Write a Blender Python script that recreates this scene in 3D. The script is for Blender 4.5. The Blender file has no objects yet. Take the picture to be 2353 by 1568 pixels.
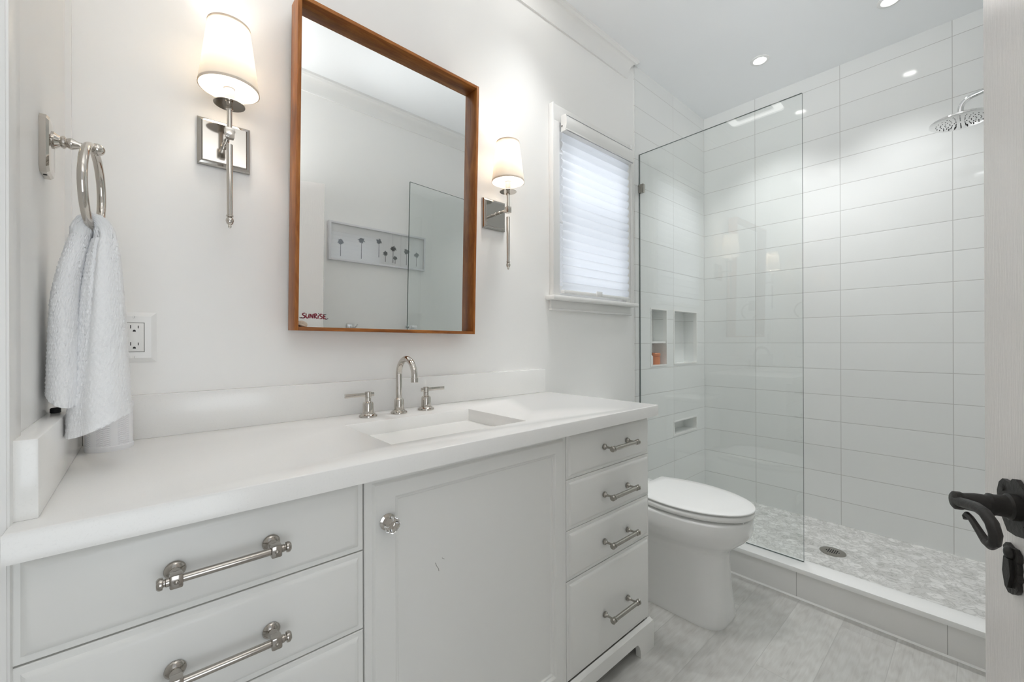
import bpy, bmesh, math, random
from mathutils import Vector, Matrix
random.seed(7)
PI = math.pi
SC = bpy.context.scene
COL = SC.collection

# ------------------------------------------------------------------ camera
cam_d = bpy.data.cameras.new('camera')
cam = bpy.data.objects.new('camera', cam_d); COL.objects.link(cam)
cam_d.sensor_width = 36.0
cam_d.lens = 955.64 / 2353 * 36.0
cam_d.shift_y = 1.353 / 2353
cam_d.clip_start = 0.02
R_, U_, F_ = Vector((.7499, -.6616, -.0032)), Vector((.0020, -.0025, 1)), Vector((.6616, .7499, .0005))
F_.normalize(); R_ = (R_ - F_ * R_.dot(F_)).normalized(); U_ = R_.cross(F_)
M = Matrix.Identity(4)
for i in range(3):
    M[i][0], M[i][1], M[i][2] = R_[i], U_[i], -F_[i]
M[2][3] = 1.10
cam.matrix_world = M
SC.camera = cam

# ------------------------------------------------------------------ world, exposure, large lights
W = bpy.data.worlds.new('world'); SC.world = W; W.use_nodes = True
W.node_tree.nodes['Background'].inputs[0].default_value = (0.93, 0.965, 1.0, 1)
W.node_tree.nodes['Background'].inputs[1].default_value = 0.45
SC.view_settings.view_transform = 'Standard'
SC.view_settings.look = 'None'
SC.view_settings.exposure = 0.56
SC.view_settings.gamma = 1.0
SC.view_settings.use_curve_mapping = False
SC.cycles.max_bounces = 14
SC.cycles.diffuse_bounces = 10
SC.cycles.glossy_bounces = 6
SC.cycles.transmission_bounces = 8
SC.cycles.transparent_max_bounces = 24
SC.cycles.caustics_reflective = False
SC.cycles.caustics_refractive = False


def area_light(name, loc, direction, sx, sy, power, color=(1, 1, 1)):
    d = bpy.data.lights.new(name, 'AREA'); d.shape = 'RECTANGLE'; d.size = sx; d.size_y = sy
    d.energy = power; d.color = color
    o = bpy.data.objects.new(name, d); COL.objects.link(o)
    o.location = loc
    o.rotation_euler = Vector(direction).to_track_quat('-Z', 'Y').to_euler()
    return o


# daylight falling on the outside of the bathroom window
area_light('window_daylight', (1.73, 2.1, 1.95), (0, -1, -0.2), 1.2, 1.4, 11, (0.965, 0.98, 1.0))
# daylight of the adjoining room, coming through the open doorway
area_light('adjoining_room_daylight', (-0.05, -1.5, 0.95), (0.10, 1, 0.45), 1.1, 1.3, 8.0, (0.87, 0.94, 1.0))
# added fill lamps near the camera, standing in for flash bounced off the ceiling
area_light('bounce_flash_fill', (0.25, -0.05, 1.95), (0, 0, 1), 0.5, 0.3, 5.2, (1.0, 0.99, 0.985))
fl = area_light('tilted_flash_fill', (0.25, -0.15, 2.0), (0.85, 0.30, 0.29), 0.3, 0.2, 1.7, (0.97, 0.985, 1.0))  # second fill lamp, added to brighten the far ceiling
fl.data.spread = math.radians(56)

# ------------------------------------------------------------------ geometry constants (metres)
YA, XB, YO, XL = 1.324, 3.011, -0.25, -0.13
ZC = 2.691
F = 0.80            # face plane of the vanity
CT = 0.874          # counter top
TX0 = 2.114         # start of the wall tile
GX = 2.16           # plane of the shower glass


# ------------------------------------------------------------------ mesh helpers
class MB:
    def __init__(s):
        s.bm = bmesh.new()

    def _newfaces(s, faces, mi, smooth=False):
        for f in faces:
            f.material_index = mi
            f.smooth = smooth

    def box(s, x0, x1, y0, y1, z0, z1, mi=0, bevel=0, seg=2):
        g = bmesh.ops.create_cube(s.bm, size=1)
        vs = g['verts']
        sx, sy, sz = abs(x1 - x0), abs(y1 - y0), abs(z1 - z0)
        for v in vs:
            v.co = Vector(((x0 + x1) / 2 + v.co.x * sx, (y0 + y1) / 2 + v.co.y * sy, (z0 + z1) / 2 + v.co.z * sz))
        fs = list({f for v in vs for f in v.link_faces})
        s._newfaces(fs, mi)
        if bevel:
            es = list({e for f in fs for e in f.edges})
            r = bmesh.ops.bevel(s.bm, geom=es, offset=bevel, segments=seg, profile=0.5, affect='EDGES')
            s._newfaces(r['faces'], mi)
        return s

    def tube(s, pts, radii, n=16, mi=0, cap=True, closed=False, flat=None):
        pts = [Vector(p) for p in pts]
        if not hasattr(radii, '__len__'):
            radii = [radii] * len(pts)
        m = len(pts)
        up = None
        rings = []
        for i, p in enumerate(pts):
            if closed:
                t = pts[(i + 1) % m] - pts[i - 1]
            else:
                t = pts[min(i + 1, m - 1)] - pts[max(i - 1, 0)]
            t.normalize()
            if up is None:
                up = Vector((0, 0, 1)) if abs(t.z) < .9 else Vector((1, 0, 0))
            a = up - t * up.dot(t); a.normalize()
            up = a
            b = t.cross(a)
            ring = []
            for k in range(n):
                an = 2 * PI * k / n
                fa, fb = (1, 1) if flat is None else flat
                ring.append(s.bm.verts.new(p + a * (math.cos(an) * radii[i] * fa) + b * (math.sin(an) * radii[i] * fb)))
            rings.append(ring)
        fs = []
        rng = range(m) if closed else range(m - 1)
        for i in rng:
            r0, r1 = rings[i], rings[(i + 1) % m]
            for k in range(n):
                fs.append(s.bm.faces.new((r0[k], r0[(k + 1) % n], r1[(k + 1) % n], r1[k])))
        if cap and not closed:
            fs.append(s.bm.faces.new(list(reversed(rings[0]))))
            fs.append(s.bm.faces.new(rings[-1]))
        s._newfaces(fs, mi, True)
        return s

    def lathe(s, prof, origin=(0, 0, 0), axis=(0, 0, 1), n=32, mi=0, cap0=True, cap1=True):
        """prof: list of (radius, height along axis)"""
        o = Vector(origin); ax = Vector(axis).normalized()
        a = Vector((1, 0, 0)) if abs(ax.x) < .9 else Vector((0, 1, 0))
        a = (a - ax * a.dot(ax)).normalized(); b = ax.cross(a)
        rings = []
        for (r, h) in prof:
            rings.append([s.bm.verts.new(o + ax * h + a * (math.cos(2 * PI * k / n) * r) + b * (math.sin(2 * PI * k / n) * r)) for k in range(n)])
        fs = []
        for r0, r1 in zip(rings, rings[1:]):
            for k in range(n):
                fs.append(s.bm.faces.new((r0[k], r0[(k + 1) % n], r1[(k + 1) % n], r1[k])))
        if cap0:
            fs.append(s.bm.faces.new(list(reversed(rings[0]))))
        if cap1:
            fs.append(s.bm.faces.new(rings[-1]))
        s._newfaces(fs, mi, True)
        return s

    def loft(s, sections, mi=0, cap0=True, cap1=True, smooth=True):
        rings = [[s.bm.verts.new(p) for p in sec] for sec in sections]
        n = len(rings[0]); fs = []
        for r0, r1 in zip(rings, rings[1:]):
            for k in range(n):
                fs.append(s.bm.faces.new((r0[k], r0[(k + 1) % n], r1[(k + 1) % n], r1[k])))
        if cap0:
            fs.append(s.bm.faces.new(list(reversed(rings[0]))))
        if cap1:
            fs.append(s.bm.faces.new(rings[-1]))
        s._newfaces(fs, mi, smooth)
        return s

    def prism(s, poly, vec, mi=0):
        """poly: list of 3-D points in a plane, extruded by vec"""
        vec = Vector(vec)
        a = [s.bm.verts.new(Vector(p)) for p in poly]
        b = [s.bm.verts.new(Vector(p) + vec) for p in poly]
        n = len(a); fs = []
        for k in range(n):
            fs.append(s.bm.faces.new((a[k], a[(k + 1) % n], b[(k + 1) % n], b[k])))
        fs.append(s.bm.faces.new(list(reversed(a)))); fs.append(s.bm.faces.new(b))
        s._newfaces(fs, mi)
        return s

    def quad(s, a, b, c, d, mi=0):
        f = s.bm.faces.new([s.bm.verts.new(Vector(p)) for p in (a, b, c, d)])
        f.material_index = mi
        return s

    def ball(s, c, r, mi=0, scale=(1, 1, 1), n=16):
        g = bmesh.ops.create_uvsphere(s.bm, u_segments=n, v_segments=n // 2 + 2, radius=1)
        for v in g['verts']:
            v.co = Vector((c[0] + v.co.x * r * scale[0], c[1] + v.co.y * r * scale[1], c[2] + v.co.z * r * scale[2]))
        s._newfaces({f for v in g['verts'] for f in v.link_faces}, mi, True)
        return s

    def grid_holes(s, xs, zs, y, holes, mi_fn, flip=False):
        """a wall sheet in the plane y, with rectangular holes"""
        xs = sorted(set(xs + [h[0] for h in holes] + [h[1] for h in holes]))
        zs = sorted(set(zs + [h[2] for h in holes] + [h[3] for h in holes]))
        vd = {}
        def V(x, z):
            if (x, z) not in vd:
                vd[(x, z)] = s.bm.verts.new((x, y, z))
            return vd[(x, z)]
        for x0, x1 in zip(xs, xs[1:]):
            for z0, z1 in zip(zs, zs[1:]):
                cx, cz = (x0 + x1) / 2, (z0 + z1) / 2
                if any(h[0] < cx < h[1] and h[2] < cz < h[3] for h in holes):
                    continue
                q = [V(x0, z0), V(x1, z0), V(x1, z1), V(x0, z1)]
                if flip:
                    q.reverse()
                f = s.bm.faces.new(q); f.material_index = mi_fn(cx, cz)
        return s

    def move(s, mat):
        bmesh.ops.transform(s.bm, matrix=mat, verts=s.bm.verts)
        return s

    def build(s, name, mats, parent=None, loc=None, angle=35, fix=True):
        if fix:
            bmesh.ops.recalc_face_normals(s.bm, faces=s.bm.faces)
        me = bpy.data.meshes.new(name)
        if loc is not None:
            bmesh.ops.translate(s.bm, vec=-Vector(loc), verts=s.bm.verts)
        s.bm.to_mesh(me); s.bm.free()
        for p in me.polygons:
            p.use_smooth = True
        me.set_sharp_from_angle(angle=math.radians(angle))
        for m in (mats if isinstance(mats, (list, tuple)) else [mats]):
            me.materials.append(m)
        o = bpy.data.objects.new(name, me); COL.objects.link(o)
        if loc is not None:
            o.location = loc
        if parent is not None:
            o.parent = parent
            pw = Vector((0, 0, 0)); q = parent
            while q is not None:
                pw += Vector(q.location); q = q.parent
            o.location = (Vector(loc) if loc is not None else Vector((0, 0, 0))) - pw
        return o


def thing(name, label, cat, loc=(0, 0, 0), group=None):
    o = bpy.data.objects.new(name, None); COL.objects.link(o)
    o.empty_display_size = .05
    o.location = loc
    o['label'] = label; o['category'] = cat
    if group:
        o['group'] = group
    return o


def tag(o, label, cat, group=None):
    o['label'] = label; o['category'] = cat
    if group:
        o['group'] = group
    return o


def struct(o):
    o['kind'] = 'structure'
    return o


def part_label(o, label):
    o['label'] = label
    return o


# ------------------------------------------------------------------ materials
def mat(name, color=(.8, .8, .8), rough=.5, metal=0, spec=None, coat=0, coat_rough=.05):
    m = bpy.data.materials.new(name); m.use_nodes = True
    b = m.node_tree.nodes['Principled BSDF']
    b.inputs['Base Color'].default_value = (*color, 1)
    b.inputs['Roughness'].default_value = rough
    b.inputs['Metallic'].default_value = metal
    if spec is not None:
        b.inputs['Specular IOR Level'].default_value = spec
    if coat:
        b.inputs['Coat Weight'].default_value = coat
        b.inputs['Coat Roughness'].default_value = coat_rough
    return m


class N:
    """small node-graph helper on a material"""
    def __init__(s, m):
        s.t = m.node_tree; s.n = s.t.nodes; s.l = s.t.links
        s.b = s.n.get('Principled BSDF')

    def new(s, typ, **kw):
        nd = s.n.new(typ)
        for k, v in kw.items():
            setattr(nd, k, v)
        return nd

    def put(s, nd, i, v):
        if hasattr(v, 'is_output') or isinstance(v, bpy.types.NodeSocket):
            s.l.new(v, nd.inputs[i])
        else:
            nd.inputs[i].default_value = v

    def math(s, op, a, b=None, c=None, clamp=False):
        nd = s.new('ShaderNodeMath', operation=op); nd.use_clamp = clamp
        for i, v in enumerate((a, b, c)):
            if v is not None:
                s.put(nd, i, v)
        return nd.outputs[0]

    def vmath(s, op, a, b=None, c=None, out=0):
        nd = s.new('ShaderNodeVectorMath', operation=op)
        for i, v in enumerate((a, b, c)):
            if v is not None:
                s.put(nd, i, v)
        return nd.outputs['Value'] if op in ('LENGTH', 'DOT_PRODUCT', 'DISTANCE') else nd.outputs[0]

    def coord(s, which='Object'):
        return s.new('ShaderNodeTexCoord').outputs[which]

    def xyz(s, v):
        nd = s.new('ShaderNodeSeparateXYZ'); s.l.new(v, nd.inputs[0]); return nd.outputs

    def vec(s, x, y, z):
        nd = s.new('ShaderNodeCombineXYZ')
        for i, v in enumerate((x, y, z)):
            s.put(nd, i, v)
        return nd.outputs[0]

    def noise(s, v, scale, detail=3, rough=.5, dist=0, out='Fac'):
        nd = s.new('ShaderNodeTexNoise')
        if v is not None:
            s.l.new(v, nd.inputs['Vector'])
        nd.inputs['Scale'].default_value = scale; nd.inputs['Detail'].default_value = detail
        nd.inputs['Roughness'].default_value = rough; nd.inputs['Distortion'].default_value = dist
        return nd.outputs[out]

    def ramp(s, fac, stops):
        nd = s.new('ShaderNodeValToRGB'); s.l.new(fac, nd.inputs[0])
        e = nd.color_ramp.elements
        while len(e) < len(stops):
            e.new(.5)
        for el, (p, c) in zip(e, stops):
            el.position = p; el.color = (*c, 1) if len(c) == 3 else c
        return nd.outputs[0]

    def mix(s, fac, a, b):
        nd = s.new('ShaderNodeMix', data_type='RGBA')
        s.put(nd, 0, fac)
        for i, v in ((6, a), (7, b)):
            if isinstance(v, tuple) and len(v) == 3:
                v = (*v, 1)
            s.put(nd, i, v)
        return nd.outputs[2]

    def bump(s, h, strength=.2, dist=.002):
        nd = s.new('ShaderNodeBump'); s.l.new(h, nd.inputs['Height'])
        nd.inputs['Strength'].default_value = strength; nd.inputs['Distance'].default_value = dist
        s.l.new(nd.outputs[0], s.b.inputs['Normal'])
        return nd

    def color(s, v):
        s.l.new(v, s.b.inputs['Base Color'])

    def rough(s, v):
        s.l.new(v, s.b.inputs['Roughness'])


# painted plaster
paint = mat('wall_paint', (.865, .86, .845), .42)
g = N(paint); g.bump(g.noise(g.coord(), 60, 3), .06, .002)
ceil_m = mat('ceiling_paint', (.885, .90, .915), .6)
trim_m = mat('trim_paint', (.82, .815, .80), .3)
cab_m = mat('cabinet_paint', (.80, .797, .775), .34)
g = N(cab_m); g.bump(g.noise(g.coord(), 45, 2), .04, .002)
cab_dark = mat('cabinet_gap', (.035, .033, .03), .8)
quartz = mat('white_quartz', (.85, .842, .825), .16)
g = N(quartz)
g.color(g.ramp(g.noise(g.coord(), 420, 2, .6), [(.30, (.83, .823, .805)), (.42, (.86, .853, .835)), (1, (.86, .853, .835))]))
porcelain = mat('porcelain', (.84, .84, .83), .07, coat=.5, coat_rough=.03)
nickel = mat('polished_nickel', (.60, .565, .52), .07, 1)
plate_nickel = mat('sconce_plate_nickel', (.47, .45, .42), .09, 1)
pull_nickel = mat('drawer_pull_nickel', (.44, .41, .375), .14, 1)
brushed = mat('brushed_nickel', (.40, .38, .345), .22, 1)
chrome = mat('chrome', (.78, .78, .78), .06, 1)
darkmetal = mat('dark_hole', (.02, .02, .02), .6)
black_iron = mat('black_iron', (.020, .018, .016), .42, 0, .35)
g = N(black_iron); g.bump(g.noise(g.coord(), 180, 3), .25, .002)
plastic = mat('white_plastic', (.84, .84, .83), .25)
seam_shadow = mat('seam_shadow_grey', (.42, .43, .45), .4, .3)  # grey of the valance seam and of its painted shadow line


def tile_material(name, axis, u0, pitch):
    """stacked white glazed tiles; axis = the horizontal coordinate, rows start at z = 2.611"""
    m = mat(name, (.80, .805, .79), .07)
    g = N(m); c = g.coord(); o = g.xyz(c)
    uu = g.math('DIVIDE', g.math('SUBTRACT', o[axis], u0), pitch)
    vv = g.math('DIVIDE', g.math('SUBTRACT', o[2], 2.611), .1524)
    fu = g.math('ABSOLUTE', g.math('SUBTRACT', g.math('FRACT', g.math('ADD', uu, 100)), .5))
    fv = g.math('ABSOLUTE', g.math('SUBTRACT', g.math('FRACT', g.math('ADD', vv, 100)), .5))
    du = g.math('MULTIPLY', g.math('SUBTRACT', .5, fu), pitch)      # metres to the joint
    dv = g.math('MULTIPLY', g.math('SUBTRACT', .5, fv), .1524)
    d = g.math('MINIMUM', du, dv)
    nd = g.new('ShaderNodeMapRange'); nd.interpolation_type = 'SMOOTHSTEP'
    g.l.new(d, nd.inputs[0]); nd.inputs[1].default_value = .0010; nd.inputs[2].default_value = .0019
    tilef = nd.outputs[0]
    # each tile its own faint shade
    wn = g.new('ShaderNodeTexWhiteNoise', noise_dimensions='2D')
    g.l.new(g.vec(g.math('FLOOR', uu), g.math('FLOOR', vv), 0), wn.inputs['Vector'])
    tc = g.ramp(wn.outputs['Value'], [(0, (.795, .805, .795)), (1, (.83, .84, .83))])
    g.color(g.mix(tilef, (.53, .525, .51), tc))
    g.rough(g.math('MULTIPLY_ADD', tilef, -.62, .70))
    wav = g.noise(c, 5.0, 1)
    nd2 = g.new('ShaderNodeMapRange'); g.l.new(d, nd2.inputs[0]); nd2.inputs[2].default_value = .004
    hsum = g.math('ADD', g.math('MULTIPLY', nd2.outputs[0], .5), g.math('MULTIPLY', wav, 1.6))
    g.bump(hsum, .18, .004)
    return m


tile_x = tile_material('glazed_tile_side', 0, 2.563, .447)
tile_y = tile_material('glazed_tile_back', 1, .991, .446)
curb_tile = mat('curb_tile', (.70, .695, .68), .3)
g = N(curb_tile); o = g.xyz(g.coord())
fu = g.math('ABSOLUTE', g.math('SUBTRACT', g.math('FRACT', g.math('ADD', g.math('DIVIDE', g.math('SUBTRACT', o[1], .532), .447), 100)), .5))
du = g.math('MULTIPLY', g.math('SUBTRACT', .5, fu), .447)
g.color(g.mix(g.math('GREATER_THAN', du, .0014), (.50, .49, .48), (.80, .795, .78)))

# wood-look floor planks, running along x
floor_m = mat('plank_floor', (.55, .55, .53), .32)
g = N(floor_m); c = g.coord(); o = g.xyz(c)
PW = .1525
rv = g.math('DIVIDE', g.math('SUBTRACT', o[1], .518), PW)
row = g.math('FLOOR', rv)
off = g.math('MULTIPLY', g.math('FRACT', g.math('MULTIPLY', g.math('ADD', row, 40), .377)), 1.2)
pu = g.math('DIVIDE', g.math('ADD', o[0], off), 1.2)
pid = g.math('FLOOR', pu)
wn = g.new('ShaderNodeTexWhiteNoise', noise_dimensions='2D'); g.l.new(g.vec(row, pid, 0), wn.inputs['Vector'])
sh = g.vec(g.math('MULTIPLY', wn.outputs['Value'], 31), g.math('MULTIPLY', row, 7.3), g.math('MULTIPLY', pid, 3.1))
st = g.vmath('ADD', g.vmath('MULTIPLY', c, (.8, 5.6, 1.0)), sh)
big = g.noise(st, 2.6, 6, .62, .7)
fine = g.noise(g.vmath('ADD', g.vmath('MULTIPLY', c, (1.5, 30.0, 1.0)), sh), 5, 4, .65, .4)
wv = g.new('ShaderNodeTexWave', wave_type='RINGS', rings_direction='Y'); g.l.new(st, wv.inputs['Vector'])
wv.inputs['Scale'].default_value = 5.0; wv.inputs['Distortion'].default_value = 9.0; wv.inputs['Detail'].default_value = 2.5; wv.inputs['Detail Scale'].default_value = 1.2
f1 = g.math('ADD', g.math('MULTIPLY', big, .52), g.math('ADD', g.math('MULTIPLY', fine, .38), g.math('MULTIPLY', wv.outputs['Fac'], .10)))
woodc = g.ramp(f1, [(.30, (.42, .41, .385)), (.43, (.52, .51, .485)), (.56, (.575, .57, .545)), (.72, (.64, .635, .615))])
tint = g.ramp(wn.outputs['Value'], [(0, (.93, .93, .93)), (1, (1.05, 1.05, 1.05))])
nd = g.new('ShaderNodeMix', data_type='RGBA', blend_type='MULTIPLY'); nd.inputs[0].default_value = 1
g.l.new(woodc, nd.inputs[6]); g.l.new(tint, nd.inputs[7])
dr = g.math('MULTIPLY', g.math('SUBTRACT', .5, g.math('ABSOLUTE', g.math('SUBTRACT', g.math('FRACT', g.math('ADD', rv, 50)), .5))), PW)
dp = g.math('MULTIPLY', g.math('SUBTRACT', .5, g.math('ABSOLUTE', g.math('SUBTRACT', g.math('FRACT', g.math('ADD', pu, 50)), .5))), 1.2)
seam = g.math('GREATER_THAN', g.math('MINIMUM', dr, dp), .0011)
g.color(g.mix(seam, (.46, .455, .435), nd.outputs[2]))
g.bump(f1, .12, .002)

# hexagon marble mosaic of the shower floor
hex_m = mat('hexagon_marble', (.7, .7, .7), .22)
g = N(hex_m); c = g.coord()
S = .052
p = g.vmath('ADD', g.vmath('MULTIPLY', c, (1 / S, 1 / S, 0)), (200.0, 173.2051 * 2, 0))
rr = (1.0, 1.7320508, 1.0); hh = (.5, .8660254, .5)
ga = g.vmath('SUBTRACT', g.vmath('MODULO', p, rr), hh)
gb = g.vmath('SUBTRACT', g.vmath('MODULO', g.vmath('SUBTRACT', p, hh), rr), hh)
ga = g.vmath('MULTIPLY', ga, (1, 1, 0)); gb = g.vmath('MULTIPLY', gb, (1, 1, 0))
sel = g.math('LESS_THAN', g.vmath('LENGTH', ga), g.vmath('LENGTH', gb))
nd = g.new('ShaderNodeMix', data_type='VECTOR'); g.put(nd, 0, sel); g.l.new(gb, nd.inputs[4]); g.l.new(ga, nd.inputs[5])
gv = nd.outputs[1]
hid = g.vmath('SUBTRACT', p, gv)
av = g.vmath('ABSOLUTE', gv)
hd = g.math('MAXIMUM', g.vmath('DOT_PRODUCT', av, (.5, .8660254, 0)), g.xyz(av)[0])
wn = g.new('ShaderNodeTexWhiteNoise', noise_dimensions='2D'); g.l.new(g.vmath('SNAP', g.vmath('ADD', hid, (.05, .05, 0)), (.25, .25, 1)), wn.inputs['Vector'])
sc_ = g.vmath('ADD', g.vmath('MULTIPLY', c, (1.0, 1.0, 1.0)), g.vmath('MULTIPLY', wn.outputs['Color'], (3.0, 3.0, 3.0)))
vein = g.noise(sc_, 14, 5, .6, 1.6)
veinf = g.math('ABSOLUTE', g.math('SUBTRACT', vein, .5))
vc = g.ramp(veinf, [(0, (.52, .515, .50)), (.03, (.70, .695, .68)), (.10, (.80, .795, .78))])
tone = g.ramp(wn.outputs['Value'], [(0, (.82, .82, .81)), (.30, (.93, .93, .92)), (.6, (1.0, 1.0, .995)), (1, (1.07, 1.07, 1.065))])
nd = g.new('ShaderNodeMix', data_type='RGBA', blend_type='MULTIPLY'); nd.inputs[0].default_value = 1
g.l.new(vc, nd.inputs[6]); g.l.new(tone, nd.inputs[7])
g.color(g.mix(g.math('GREATER_THAN', hd, .470), nd.outputs[2], (.64, .635, .62)))

# stained wood of the mirror frame
def wood_mat(name, stretch):
    m = mat(name, (.35, .14, .04), .38, spec=.28)
    g = N(m); v = g.vmath('MULTIPLY', g.coord(), stretch)
    a = g.noise(v, 9, 5, .62, 1.2)
    b = g.noise(g.vmath('MULTIPLY', g.coord(), tuple(3 * k for k in stretch)), 16, 3, .6, .3)
    f = g.math('ADD', g.math('MULTIPLY', a, .68), g.math('MULTIPLY', b, .32))
    g.color(g.ramp(f, [(.28, (.15, .045, .010)), (.45, (.29, .095, .020)), (.60, (.41, .155, .036)), (.78, (.55, .24, .065))]))
    g.bump(f, .12, .001)
    return m
wood_v = wood_mat('stained_wood_upright', (3.2, 3.2, .45))
wood_h = wood_mat('stained_wood_level', (.45, 3.2, 3.2))

mirror_m = mat('mirror_silver', (.89, .905, .90), 0.0, 1)


def thin_glass(name, tint, rough=0.0, ior=1.75):
    m = bpy.data.materials.new(name); m.use_nodes = True
    t = m.node_tree; t.nodes.remove(t.nodes['Principled BSDF'])
    out = t.nodes['Material Output']
    tr = t.nodes.new('ShaderNodeBsdfTransparent'); tr.inputs[0].default_value = (*tint, 1)
    gl = t.nodes.new('ShaderNodeBsdfGlossy'); gl.inputs['Roughness'].default_value = rough
    fr = t.nodes.new('ShaderNodeFresnel'); fr.inputs[0].default_value = 1.52
    geo = t.nodes.new('ShaderNodeNewGeometry')
    # same reflectance from either side of the pane
    mixv = t.nodes.new('ShaderNodeMath'); mixv.operation = 'MULTIPLY_ADD'
    t.links.new(geo.outputs['Backfacing'], mixv.inputs[0]); mixv.inputs[1].default_value = 1 / ior - ior; mixv.inputs[2].default_value = ior
    t.links.new(mixv.outputs[0], fr.inputs[0])
    mx = t.nodes.new('ShaderNodeMixShader')
    t.links.new(fr.outputs[0], mx.inputs[0])
    t.links.new(tr.outputs[0], mx.inputs[1]); t.links.new(gl.outputs[0], mx.inputs[2])
    t.links.new(mx.outputs[0], out.inputs[0])
    return m


glass_m = thin_glass('shower_glass', (.978, .990, .986), 0.0, 1.62)
print_glass = thin_glass('picture_glazing', (.995, .995, .995), 0.0, 1.9)
glass_edge = mat('glass_edge', (.07, .10, .095), .2)
glass_clear = thin_glass('clear_glass', (.97, .975, .985), .02)
crystal = mat('crystal', (1, 1, 1), .0)
crystal.node_tree.nodes['Principled BSDF'].inputs['Transmission Weight'].default_value = 1
crystal.node_tree.nodes['Principled BSDF'].inputs['IOR'].default_value = 1.5


def translucent(name, color, tcolor, fac, bump=None):
    m = bpy.data.materials.new(name); m.use_nodes = True
    t = m.node_tree; t.nodes.remove(t.nodes['Principled BSDF'])
    d = t.nodes.new('ShaderNodeBsdfDiffuse'); d.inputs[0].default_value = (*color, 1)
    tr = t.nodes.new('ShaderNodeBsdfTranslucent'); tr.inputs[0].default_value = (*tcolor, 1)
    mx = t.nodes.new('ShaderNodeMixShader'); mx.inputs[0].default_value = fac
    t.links.new(d.outputs[0], mx.inputs[1]); t.links.new(tr.outputs[0], mx.inputs[2])
    t.links.new(mx.outputs[0], t.nodes['Material Output'].inputs[0])
    return m


lampshade_m = translucent('lampshade_fabric', (.84, .815, .78), (.82, .775, .70), .32)
lamp_trim = translucent('lampshade_binding', (.80, .74, .66), (.6, .5, .4), .25)
blind_m = translucent('pleated_blind_fabric', (.80, .81, .83), (.86, .90, .96), .55)


def emitter(name, color, strength):
    m = bpy.data.materials.new(name); m.use_nodes = True
    t = m.node_tree; t.nodes.remove(t.nodes['Principled BSDF'])
    e = t.nodes.new('ShaderNodeEmission'); e.inputs[0].default_value = (*color, 1); e.inputs[1].default_value = strength
    t.links.new(e.outputs[0], t.nodes['Material Output'].inputs[0])
    return m


lens_m = emitter('recessed_lamp_lens', (1, .98, .95), 14)
ring_m = emitter('led_ring', (1, .985, .96), 2.6)

# ------------------------------------------------------------------ room shell
WIN = (1.452, 2.006, 1.33, 2.10)                       # window hole in the vanity wall
NICHES = [(2.285, 2.467, .955, 1.295), (2.567, 2.881, .956, 1.297), (2.563, 2.877, .495, .576)]
mb = MB()
mb.grid_holes([XL - .1, TX0], [0, ZC], YA + .006, [WIN], lambda x, z: 0)
mb.grid_holes([TX0, XB], [0, ZC], YA, NICHES, lambda x, z: 1)
mb.quad((TX0, YA, 0), (TX0, YA + .006, 0), (TX0, YA + .006, ZC), (TX0, YA, ZC), 1)
for (x0, x1, z0, z1) in NICHES:                        # recesses lined with the same tile
    d = YA + .09
    mb.quad((x0, d, z0), (x1, d, z0), (x1, d, z1), (x0, d, z1), 1)
    mb.quad((x0, YA, z0), (x0, d, z0), (x0, d, z1), (x0, YA, z1), 1)
    mb.quad((x1, YA, z0), (x1, d, z0), (x1, d, z1), (x1, YA, z1), 1)
    mb.quad((x0, YA, z0), (x1, YA, z0), (x1, d, z0), (x0, d, z0), 1)
    mb.quad((x0, YA, z1), (x1, YA, z1), (x1, d, z1), (x0, d, z1), 1)
x0, x1, z0, z1 = WIN                                   # window reveal
for a, b in (((x0, z0), (x1, z0)), ((x0, z1), (x1, z1)), ((x0, z0), (x0, z1)), ((x1, z0), (x1, z1))):
    mb.quad((a[0], YA + .006, a[1]), (b[0], YA + .006, b[1]), (b[0], YA + .12, b[1]), (a[0], YA + .12, a[1]), 0)
# outer leaf of the wall, so daylight enters only by the window
mb.grid_holes([XL - .1, XB + .1], [-.05, ZC + .05], YA + .12, [WIN], lambda x, z: 0)
struct(mb.build('wall_back', [paint, tile_x], fix=False))

mb = MB()
mb.box(XB, XB + .1, YO - .1, YA + .12, -.05, ZC + .05)
struct(mb.build('wall_right', [tile_y]))

mb = MB()                                              # stub wall left of the vanity and the wall beyond it
mb.box(XL - .10, XL, F, YA + .006, 0, ZC)
mb.box(-.95, XL - .10, F, F + .1, 0, ZC)
mb.box(-1.0, -.95, YO - .1, F + .1, 0, ZC)
struct(mb.build('wall_left', [paint]))

DOOR_H = 1.97
mb = MB()                                              # wall opposite the vanity, with the doorway
mb.grid_holes([-.95, TX0], [0, ZC], YO, [(-.42, .255, 0, DOOR_H + .03)], lambda x, z: 0)
mb.grid_holes([TX0, XB], [0, ZC], YO, [], lambda x, z: 1)
for x in (-.42, .255):
    mb.quad((x, YO, 0), (x, YO - .1, 0), (x, YO - .1, DOOR_H + .03), (x, YO, DOOR_H + .03), 0)
mb.quad((-.42, YO, DOOR_H + .03), (.255, YO, DOOR_H + .03), (.255, YO - .1, DOOR_H + .03), (-.42, YO - .1, DOOR_H + .03), 0)
mb.grid_holes([-1.0, XB + .1], [0, ZC + .05], YO - .1, [(-.42, .255, 0, DOOR_H + .03)], lambda x, z: 0)
struct(mb.build('wall_front', [paint, tile_x], fix=False))

mb = MB().box(-1.0, XB + .1, YO - .1, YA + .12, ZC, ZC + .1)
struct(mb.build('ceiling', [ceil_m]))
mb = MB().box(-1.3, 2.089, -1.9, YA + .006, -.1, 0)
struct(mb.build('floor', [floor_m]))
mb = MB().box(2.17, XB, YO, YA, -.1, .035)
struct(mb.build('floor.001', [hex_m]))

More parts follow.
